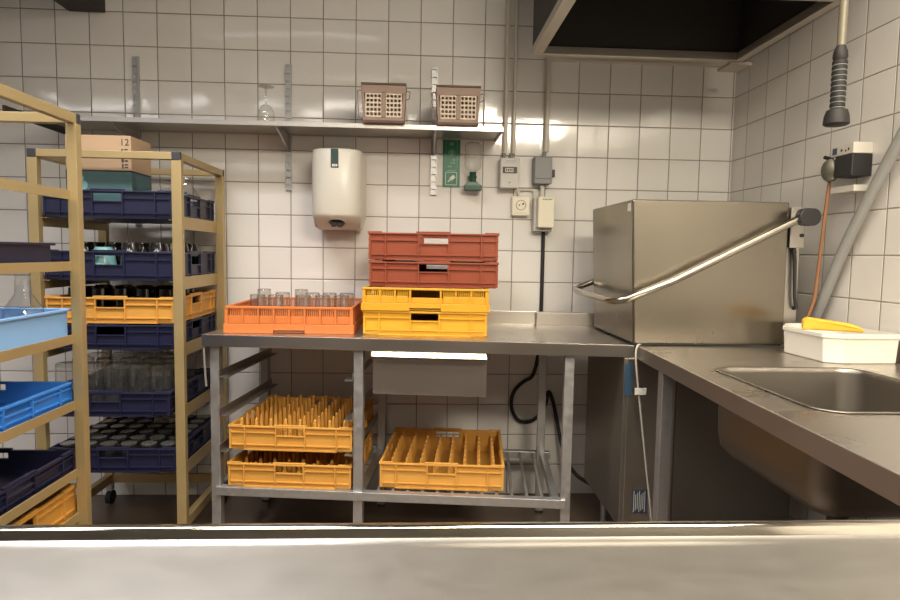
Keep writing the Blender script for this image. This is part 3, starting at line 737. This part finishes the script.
# ------------------------------------------------------------------ sink table on the right
sk = thing('sink_table', 'stainless steel sink table along the right wall', 'sink table', (2.461, -.822, 0))
A0, A1 = (0, 0), (-.068, -1.43)        # front-left edge, in plan
hole = rrect(.068, .50, -.945, -.440, .06, 8)
outer = [A0, A1, (.735, -1.43), (.735, -.008)]
bm = bmesh.new(); ed = []
for loop in (outer, hole):
    vs = [bm.verts.new((x, y, TZ)) for x, y in loop]
    ed += [bm.edges.new((vs[i], vs[(i+1) % len(vs)])) for i in range(len(vs))]
bmesh.ops.triangle_fill(bm, use_beauty=True, use_dissolve=False, edges=ed)
bb = B(); bb.bm.free(); bb.bm = bm
wt_ = bb.obj('worktop', 'steel_top', sk)
b = B(); b.hexa([(A0[0], A0[1], TZ-.046), (A1[0], A1[1], TZ-.046), (A1[0]+.006, A1[1], TZ-.046), (A0[0]+.006, A0[1], TZ-.046), (A0[0], A0[1], TZ+.0015), (A1[0], A1[1], TZ+.0015), (A1[0]+.006, A1[1], TZ+.0015), (A0[0]+.006, A0[1], TZ+.0015)])
b.box(-.06, .735, -1.43, -1.424, TZ-.046, TZ); b.obj('apron', 'steel_dull', sk, bevel=.002)
B().box(.722, .735, -1.43, -.01, TZ, TZ+.07).obj('upstand', 'steel_top', sk, bevel=.002)
loops = []
for off, z, r in ((-.010, .003, .07), (-.003, .0035, .063), (.001, .0, .059), (.003, -.012, .057), (.006, -.17, .056), (.014, -.215, .05), (.04, -.242, .04), (.16, -.25, .03)):
    loops.append([(x, y, TZ+z) for x, y in rrect(.068+off, .50-off, -.945+off, -.440-off, max(.01, r), 8)])
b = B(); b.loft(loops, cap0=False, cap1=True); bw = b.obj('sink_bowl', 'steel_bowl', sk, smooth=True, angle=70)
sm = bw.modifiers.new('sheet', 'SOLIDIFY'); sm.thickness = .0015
b = B(); b.lathe([(.025, -.42), (.025, -.32), (.048, -.29), (.05, -.2505)], 18, (.29, -.70, TZ))
b.obj('drain', 'black', sk, smooth=True)
def sleg(x, y):
    lg = B().box(x-.019, x+.019, y-.019, y+.019, .012, TZ-.006).obj('leg', 'galv', sk, bevel=.002)
    B().lathe([(.02, 0), (.016, .012), (.012, .014)], 14, (x, y, 0)).obj('foot', 'black', lg, smooth=True)
sleg(.021, -.235); sleg(.69, -.235); sleg(-.025, -1.39); sleg(.69, -1.39)
B().tube([(.29, -.70, .462), (.29, -.70, .28), (.30, -.68, .22), (.40, -.58, .2), (.49, -.43, .18), (.54, -.28, .1), (.54, -.26, .004)], .022, 12, 2).obj('waste_pipe', 'whiteplastic', sk, smooth=True)
pipe('steel_hose', [(2.56, -1.02, .02), (2.62, -1.08, .06), (2.72, -1.16, .17), (2.80, -1.2, .19), (2.9, -1.2, .15), (3.0, -1.22, .02)], .007, 'chrome', 'shiny metal hose on the floor under the sink', 'hose')

# white tub with yellow sponge
tu = thing('plastic_tub', 'white plastic tub on the sink table corner', 'tub', (2.385, -.828, TZ+.0005))
def tub_loop(o, z):
    return [(x, y, z) for x, y in ((.475+o, -.275+o), (.58, -.345+o), (.715-o, -.345+o), (.715-o, -.13-o), (.50+o, -.13-o), (.475+o, -.16-o))]
tub_out = lambda o, z: [(x, y, z) for x, y in ((.545-o, -.135), (.552-o, -.328-o*.4), (.60, -.352-o), (.775+o*.3, -.345-o), (.775+o*.3, -.06+o), (.60-o*.4, -.06+o))]
b = B(); b.loft([tub_out(0, 0), tub_out(.006, .085)], cap1=False); 
b.loft([tub_out(-.012, .006), tub_out(-.004, .085)], cap0=True, cap1=False); b.obj('tub_wall', 'tub', tu, bevel=.004)
ro, ri = tub_out(.011, .078), tub_out(-.006, .078)
b = B(); vs = [[b.bm.verts.new((p[0], p[1], z)) for p in L] for L, z in ((ro, .078), (ro, .092), (ri, .092), (ri, .078))]
n = len(ro)
for k in range(n):
    for a, c in ((0, 1), (1, 2), (2, 3), (3, 0)): b.bm.faces.new((vs[a][k], vs[a][(k+1) % n], vs[c][(k+1) % n], vs[c][k]))
b.obj('tub_rim', 'tub', tu, bevel=.003)
b = B(); b.loft([[(p[0], p[1], .058) for p in tub_out(-.010, 0)], [(p[0], p[1], .062) for p in tub_out(-.010, 0)]]); b.obj('tub_insert', 'tub', tu)
b = B()
prof = [(-.085, .0), (-.085, .030), (-.072, .038), (.05, .024), (.08, .013), (.085, 0)]
b.bm.free(); b = B()
b.loft([[(x, -.03*(.8 if abs(x) > .08 else 1), z) for x, z in prof], [(x, .03*(.8 if abs(x) > .08 else 1), z) for x, z in prof]])
tag(b.obj('sponge', 'sponge', bevel=.006, seg=3, loc=(3.005, -1.09, TZ+.0935), rotz=R(-28)), 'yellow cleaning sponge lying across the white tub', 'sponge')
SPONGE = True

# pre-rinse sprayer
sp = thing('rinse_sprayer', 'black ribbed rinse sprayer hanging over the sink from its hose', 'sprayer', (2.859, -1.262, 1.582))
b = B(); b.lathe([(.028, 0), (.034, .004), (.032, .026), (.027, .042), (.017, .046)], 24); b.obj('spray_head', 'blackrubber', sp, smooth=True)
prof = [(.017, .045)]
for k in range(9):
    z = .050+k*.0148; prof += [(.017, z), (.0195, z+.002), (.0195, z+.010), (.017, z+.012)]
prof += [(.0195, .19), (.018, .205), (.012, .222)]
b = B(); b.lathe(prof, 20); b.obj('grip', 'blackrubber', sp, smooth=True, angle=25)
b = B()
for k in range(9): b.lathe([(.0175, 0), (.0182, .0005), (.0182, .0025), (.0175, .003)], 20, (0, 0, .0475+k*.0148), cap0=False, cap1=False)
b.obj('grip_ring', 'greyplastic', sp, smooth=True)
b = B(); b.tube([(0, 0, .22), (.002, 0, .45), (.012, 0, .72), (.05, 0, .85), (.12, 0, .92), (.22, 0, .9), (.3, 0, .82), (.335, 0, .70)], .0112, 12, 2); ho = b.obj('hose', 'springhose', sp, smooth=True)
b = B(); b.box(.30, .349, -.025, .025, .64, .70); b.obj('wall_mount', 'steel', sp, bevel=.003)

# ------------------------------------------------------------------ right wall fittings
vb = thing('valve_box', 'dark valve unit with a bronze cover fixed on the right wall', 'valve', (XR, -.80, 1.455))
B().box(-.072, 0, -.16, -.072, .03, .105).obj('black_body', 'black', vb, bevel=.003)
b = B(); b.lathe([(.034, 0), (.036, .006), (.034, .026), (.024, .033), (.009, .036)], 20); b.xf(Matrix.Translation((-.058, -.032, .062)) @ Matrix.Rotation(R(-36), 4, 'Z') @ Matrix.Rotation(R(90), 4, 'X') @ Matrix.Diagonal((.85, 1.15, 1, 1))); b.obj('bronze_cover', M['bronze'], vb, smooth=True)
B().box(-.07, -.001, -.16, -.045, .105, .142).obj('socket_strip', 'whiteplastic', vb, bevel=.002)
b = B(); b.box(-.0712, -.0698, -.105, -.098, .118, .126).box(-.0712, -.0698, -.125, -.12, .115, .121).box(-.0712, -.0698, -.14, -.134, .118, .126); b.obj('socket_hole', 'ink', vb)
B().box(-.0714, -.0698, -.078, -.056, .112, .134).obj('blue_sticker', 'bluesticker', vb)
B().box(-.06, -.001, -.16, -.04, -.022, .0).obj('lower_strip', 'whiteplastic', vb, bevel=.002)
b = B(); b.tube([(-.052, -.03, .102), (-.085, -.035, .108)], .0065, 10).obj('knob', 'black', vb)
pipe('orange_hose', [(3.142, -.832, 1.50), (3.135, -.82, 1.3), (3.13, -.812, 1.12), (3.125, -.812, 1.05), (3.105, -.80, .97), (3.085, -.795, .882)], .0062, 'hose_orange', 'thin orange brown hose running down the right wall', 'hose')
pipe('grey_pipe', [(3.165, -1.36, 2.745), (3.165, -1.36, 1.98), (3.165, -1.30, 1.83), (3.165, -.93, 1.31), (3.165, -.80, 1.05), (3.16, -.74, .93), (3.155, -.70, .882)], .019, 'greypipe', 'slanting grey plastic pipe on the right wall')

# ------------------------------------------------------------------ foreground counter
fc = thing('steel_counter', 'worn stainless steel counter in the foreground', 'counter', (0, 0, .9))
x0, x1 = -.9, 2.36
prof = [(-2.354, -.006), (-2.354, -.05), (-2.348, -.05), (-2.348, .006), (-2.3495, .0092), (-2.353, .0108), (-2.3600, .0108), (-2.3625, .0100), (-2.3640, .0085), (-2.3690, .0030), (-2.3705, .0018)]
prof2 = [(-2.3705, .0018), (-2.3735, .0008), (-2.378, .0002), (-2.384, 0), (-3.12, 0), (-3.12, -.05), (-3.11, -.05), (-3.11, -.006), (-2.3705, -.006)]
prof = prof + [(-2.3705, -.006)]
b = B()
vs0 = [b.bm.verts.new((x0, y, z)) for y, z in prof]; vs1 = [b.bm.verts.new((XR-.002, y, z)) for y, z in prof]
n = len(prof)
for k in range(n): b.bm.faces.new((vs0[k], vs0[(k+1) % n], vs1[(k+1) % n], vs1[k]))
b.bm.faces.new(vs0); b.bm.faces.new(list(reversed(vs1)))
b.obj('raised_edge', 'steel_edge', fc, smooth=True, angle=50)
prof = prof2
b = B(); 
vs0 = [b.bm.verts.new((x0, y, z)) for y, z in prof]; vs1 = [b.bm.verts.new((XR-.002, y, z)) for y, z in prof]
n = len(prof)
for k in range(n): b.bm.faces.new((vs0[k], vs0[(k+1) % n], vs1[(k+1) % n], vs1[k]))
b.bm.faces.new(vs0); b.bm.faces.new(list(reversed(vs1)))
b.obj('countertop', 'steel_worn', fc, smooth=True, angle=35)
B().box(x0+.03, XR-.03, -3.08, -2.43, -.9, -.052).obj('cabinet', 'steel_dull', fc, bevel=.003)

# ------------------------------------------------------------------ crate trolleys on the left
def trolley(label, loc, w, d, tiers, ztop=1.56, pw=.036, rail=.050):
    t = thing('rack_trolley', label, 'rack', loc)
    for x in (0, w-pw):
        for y in (0, d-pw):
            B().box(x, x+pw, y, y+.028, .10, ztop-.028).obj('post', 'brass_alu', t, bevel=.0015)
            cs = B(); cs.lathe([(.0, -.0), (.032, 0), (.032, .022), (0, .022)], 18); cs.xf(Matrix.Translation((x+pw/2+.011, y+.014, .034)) @ Matrix.Rotation(R(-90), 4, 'Y'))
            ca = cs.obj('castor', 'blackrubber', t, smooth=True)
            B().box(x+pw/2-.013, x+pw/2+.013, y, y+.028, .068, .1).obj('castor_fork', 'galv', ca)
    for x in (0, w-pw):
        B().box(x+.004, x+pw-.004, .016, d-pw+.012, ztop-.028, ztop).obj('top_rail', 'brass_alu', t, bevel=.0015)
        B().box(x+.004, x+pw-.004, .028, d-pw, .105, .145).obj('bottom_rail', 'brass_alu', t, bevel=.0015)
        for y in (-.002, d-pw+.012): B().box(x+.002, x+pw-.002, y, y+.018, ztop-.03, ztop+.001).obj('end_cap', 'cap', t, bevel=.002)
    for y in (0, d-pw+.002): B().box(pw-.002, w-pw+.002, y, y+.026, ztop-.0275, ztop-.0005).obj('cross_rail', 'brass_alu', t, bevel=.0015)
    B().box(pw, w-pw, d-pw+.004, d-pw+.026, .105, .145).obj('cross_rail', 'brass_alu', t, bevel=.0015)
    for z in tiers:
        for x, s in ((pw-.006, 1), (w-pw+.002, -1)):
            b = B(); b.box(x, x+.004, .0285, d-pw-.001, z+.014-rail, z+.014)
            xa, xb = sorted((x+(.004 if s > 0 else 0), x+(.026 if s > 0 else -.022))); b.box(xa, xb, .02, d-pw, max(z-.0045, z+.014-rail), z-.0015); b.obj('tray_rail', 'brass_alu', t)
    return t
RT = (1.312, 1.077, .813, .565, .334)
LT = (1.346, 1.146, .938, .746, .546, .415)
trolley('golden aluminium crate trolley standing against the back wall', (.225, -.615, 0), .558, .535, RT)
trolley('golden aluminium crate trolley nearest the camera at the left edge', (.158, -1.70, 0), .558, .53, LT, ztop=1.573, pw=.028, rail=.026)

CX, CY = .505, -.358
g1 = 'navy crates on the wall side trolley'
def rz(i): return RT[i]-.001
crate('crate', .104, 'navy', 'navy crate on the top tier holding cardboard boxes', (CX, CY, rz(0)), 0, g1, L=.480, W=.49)
crate('crate', .110, 'navy', 'navy crate on the second tier holding black cups', (CX, CY, rz(1)), 0, g1, L=.480, W=.49, hole=(.55, .86))
crate('crate', .095, 'navy', 'navy crate directly under the yellow crate on the trolley', (CX, CY, rz(2)), 0, g1, L=.480, W=.49, hole=(.6, .98))
crate('crate', .098, 'yellow', 'yellow crate stacked on a navy crate in the trolley', (CX, CY, rz(2)+.1015), 0, None, L=.480, W=.49)
crate('crate', .092, 'navy', 'navy crate of tall clear glasses on the fourth tier', (CX-.004, CY-.045, rz(3)), 0, g1, L=.478, W=.49)
crate('crate', .094, 'navy', 'lowest navy crate packed with upturned glasses', (CX, CY, rz(4)), 0, g1, L=.480, W=.5, grid=6)

# cardboard boxes, jug and teal bowl in the top crate
bx = thing('cardboard_box', 'tan cardboard box printed 12 on top of a teal box', 'box', (.452, -.462, 1.492))
B().box(-.122, .122, -.088, .088, 0, .134).obj('carton', 'cardboard', bx, bevel=.002)
b = B(); b.box(-.1225, .1225, -.0886, .0886, -.0005, .0025).obj('dark_seam', 'ink', bx)  # thin dark line around the carton's bottom edge
lettering('printed_number', '12', .036, 'ink', bx, (.098, -.0886, .108))
b = B(); b.box(.086, .092, -.0890, -.0880, .066, .084).box(.098, .110, -.0890, -.0880, .07, .075).box(.097, .110, -.0890, -.0880, .079, .084)
b.box(.088, .093, -.0890, -.0880, .010, .028).box(.097, .110, -.0890, -.0880, .012, .017).box(.097, .110, -.0890, -.0880, .022, .027).box(.086, .094, -.0890, -.0880, .034, .05).box(.098, .110, -.0890, -.0880, .036, .042)
b.obj('printed_symbol', 'ink', bx)
b2 = thing('cardboard_box', 'teal printed box in the top navy crate under the tan carton', 'box', (.452, -.462, 1.319))
B().box(-.124, .122, -.087, .09, 0, .1715).obj('carton', 'tealboard', b2, bevel=.002)
b = B(); b.lathe([(.018, 0), (.018, .001)], 14); b.xf(Matrix.Translation((-.06, -.087, .118)) @ Matrix.Rotation(R(90), 4, 'X')); b.box(-.064, -.056, -.0882, -.0868, .135, .15); b.obj('printed_picture', 'teal', b2)
o = B().lathe([(.045, 0), (.058, .03), (.06, .10), (.05, .12), (.028, .155), (.020, .185), (.022, .19)], 26, loc=(0, 0, 0), cap0=True, cap1=False).obj('glass_jug', 'glass', loc=(.670, -.26, rz(0)+.0055), smooth=True)
tag(o, 'clear rounded glass jug beside the boxes in the top crate', 'jug')
o = B().lathe([(.03, 0), (.034, .06), (.036, .125), (.034, .13)], 20, cap1=False).obj('teal_beaker', 'tealglass', loc=(.560, -.21, rz(0)+.0055), smooth=True); tag(o, 'translucent teal beaker behind the cardboard boxes', 'beaker')
o = B().lathe([(.03, 0), (.034, .05), (.036, .11), (.034, .115)], 20, cap1=False).obj('teal_beaker', 'tealglass', loc=(.690, -.40, rz(0)+.0055), smooth=True); tag(o, 'translucent teal beaker at the right end of the top crate', 'beaker')

# black cups and one teal cup on the second tier
def cup(name, r0, r1, h, mat, handle):
    t = thing(name, 'x', 'cup', (0, 0, 0))
    B().lathe([(r0, 0), (r0*1.0, h*.35), (r1, h*.9), (r1*.86, h*.97), (r1*.86, h), (r1*.78, h), (r1*.78, h*.96), (0, h*.96)], 24, cap0=False).obj('cup_body', mat, t, smooth=True)
    if handle:
        B().tube([(r0*.95, 0, h*.25), (r0*1.45, 0, h*.3), (r0*1.5, 0, h*.6), (r1*.98, 0, h*.72)], .005, 8, 2).obj('handle', mat, t, smooth=True)
    return t
kc = cup('black_cup', .041, .034, .142, 'blackglaze', True)
k = 0
rows = ['front', 'second', 'third', 'back']
for j, y in enumerate((-.535, -.42, -.305, -.19)):
    for i, x in enumerate((.560, .665) if j == 0 else (.33, .44, .55, .66)):
        lab = 'black glazed cup upside down, %s row of the second tier crate, %s from left' % (rows[j], ORD[i])
        loc = (x, y, rz(1)+.005); rot = R(-60+45*((i+j) % 3))
        if k == 0: kc.location = loc; kc.rotation_euler = (0, 0, rot); kc['label'] = lab; kc['group'] = 'black cups on the second tier'
        else: dup(kc, loc, rot, lab, 'black cups on the second tier')
        k += 1
tc_ = cup('teal_cup', .047, .036, .122, 'teal', False); tc_.location = (.445, -.5475, rz(1)+.005); tc_['label'] = 'teal cup upside down behind the second tier crate handle'; tc_.location = (.458, -.540, rz(1)+.005)

# dark glasses in the yellow crate
sm_ = thing('smoked_glass', 'x', 'glass', (0, 0, 0))
w, bb = tumbler_meshes(.038, .033, .125); w.obj('glass_wall', 'smoke', sm_, smooth=True); bb.obj('glass_base', 'smoke', sm_, smooth=True)
k = 0
for j, y in enumerate((-.52, -.42, -.32)):
    for i, x in enumerate((.345, .43, .515, .60, .685)):
        lab = 'dark smoked tumbler in the trolley yellow crate, %s row, %s from left' % (('front', 'middle', 'back')[j], ORD[i])
        loc = (x, y, rz(2)+.1065)
        if k == 0: sm_.location = loc; sm_['label'] = lab; sm_['group'] = 'smoked tumblers in the yellow crate'
        else: dup(sm_, loc, 0, lab, 'smoked tumblers in the yellow crate')
        k += 1
# tall glasses on the fourth tier
tl = thing('beer_glass', 'x', 'glass', (0, 0, 0))
w = B(); w.lathe([(.043, 0), (.044, .05), (.0405, .17), (.0395, .183)], 24, cap0=False, cap1=False); w.obj('glass_wall', 'glass', tl, smooth=True)
w = B(); w.lathe([(.038, .172), (.0395, .184), (.036, .187), (0, .184)], 24, cap0=False); w.obj('glass_base', 'glass_rim', tl, smooth=True)
k = 0
for j, y in enumerate((-.535, -.42, -.305, -.19)):
    for i, x in enumerate((.335, .43, .52, .61, .69)):
        lab = 'tall clear glass upside down on the fourth tier, %s row, %s from left' % (rows[j], ORD[i])
        loc = (x-.008, y-.04, rz(3)+.005)
        if k == 0: tl.location = loc; tl['label'] = lab; tl['group'] = 'tall glasses on the fourth tier'
        else: dup(tl, loc, 0, lab, 'tall glasses on the fourth tier')
        k += 1
tag(B().tube([(.7485, -.27, .60), (.748, -.30, .79)], .005, 8).obj('white_straw', 'tagwhite'), 'white straw standing at the right end among tall glasses', 'straw')
# upturned glasses on the lowest tier
lo = thing('stemless_glass', 'x', 'glass', (0, 0, 0))
w, bb = tumbler_meshes(.033, .030, .098, seg=18); w.obj('glass_wall', 'glass', lo, smooth=True); bb.obj('glass_base', 'glass_bottom', lo, smooth=True)
k = 0
for j in range(6):
    for i in range(6):
        lab = 'upturned glass on the lowest trolley tier, %s row from the front, %s from left' % (ORD[j], ORD[i])
        loc = (CX-.23+.46*(i+.5)/6, CY-.238+.476*(j+.5)/6, rz(4)+.005)
        if k == 0: lo.location = loc; lo['label'] = lab; lo['group'] = 'upturned glasses on the lowest tier'
        else: dup(lo, loc, 0, lab, 'upturned glasses on the lowest tier')
        k += 1

# crates on the near trolley
LX, LY = .437, -1.425
def lz(i): return LT[i]-.001
crate('crate', .066, 'navy', 'dark navy tray high on the near trolley at the left edge', (LX+.011, LY-.05, lz(1)), 0, None, L=.462, W=.46, plain_side=True)
crate('crate', .088, 'skyblue', 'pale blue smooth box on the near trolley', (LX, LY, lz(2)), 0, None, L=.484, W=.5, plain_side=True)
crate('crate', .066, 'blue', 'bright blue slatted crate below the pale blue box', (LX, LY, lz(3)), 0, None, L=.484, W=.5, raised=False)
crate('crate', .064, 'navy', 'navy crate low on the near trolley below the blue crate', (LX, LY, lz(4)), 0, None, L=.484, W=.5)
crate('crate', .090, 'yellow', 'yellow crate lowest on the near trolley at the left edge', (LX, LY, lz(5)), 0, None, L=.484, W=.5)
o = B().lathe([(.045, 0), (.05, .04), (.046, .09), (.02, .13), (.017, .175), (.02, .19)], 24, cap1=False).obj('glass_carafe', 'glass', loc=(.612, -1.285, lz(2)+.006), smooth=True)
tag(o, 'clear glass carafe standing in the pale blue box', 'carafe')

# ------------------------------------------------------------------ camera
cam = bpy.data.cameras.new('camera'); co = bpy.data.objects.new('camera', cam); COL.objects.link(co)
yaw, pitch, roll = 5.11508651e-02, -7.61447491e-02, 1.64776251e-02
cy, sy, cp, sp_, cr, sr = math.cos(yaw), math.sin(yaw), math.cos(pitch), math.sin(pitch), math.cos(roll), math.sin(roll)
fwd = Vector((sy*cp, cy*cp, sp_)); right = Vector((cy, -sy, 0)); up = right.cross(fwd)
r2 = right*cr + up*sr; u2 = -right*sr + up*cr
mw = Matrix((r2, u2, -fwd)).transposed().to_4x4(); mw.translation = Vector((1.67549911, -3.00143823, Z0-1.07807017))
co.matrix_world = mw
cam.sensor_width = 36; cam.lens = 618.135/900*36; cam.clip_start = .02
SC.camera = co

w = bpy.data.worlds.new('world'); SC.world = w; w.use_nodes = True
w.node_tree.nodes['Background'].inputs[0].default_value = (.02, .018, .016, 1)
SC.cycles.transparent_max_bounces = 24
SC.cycles.max_bounces = 10
SC.view_settings.view_transform = 'Standard'; SC.view_settings.look = 'None'
SC.view_settings.exposure = 0.0; SC.view_settings.gamma = 1.0; SC.view_settings.use_curve_mapping = False
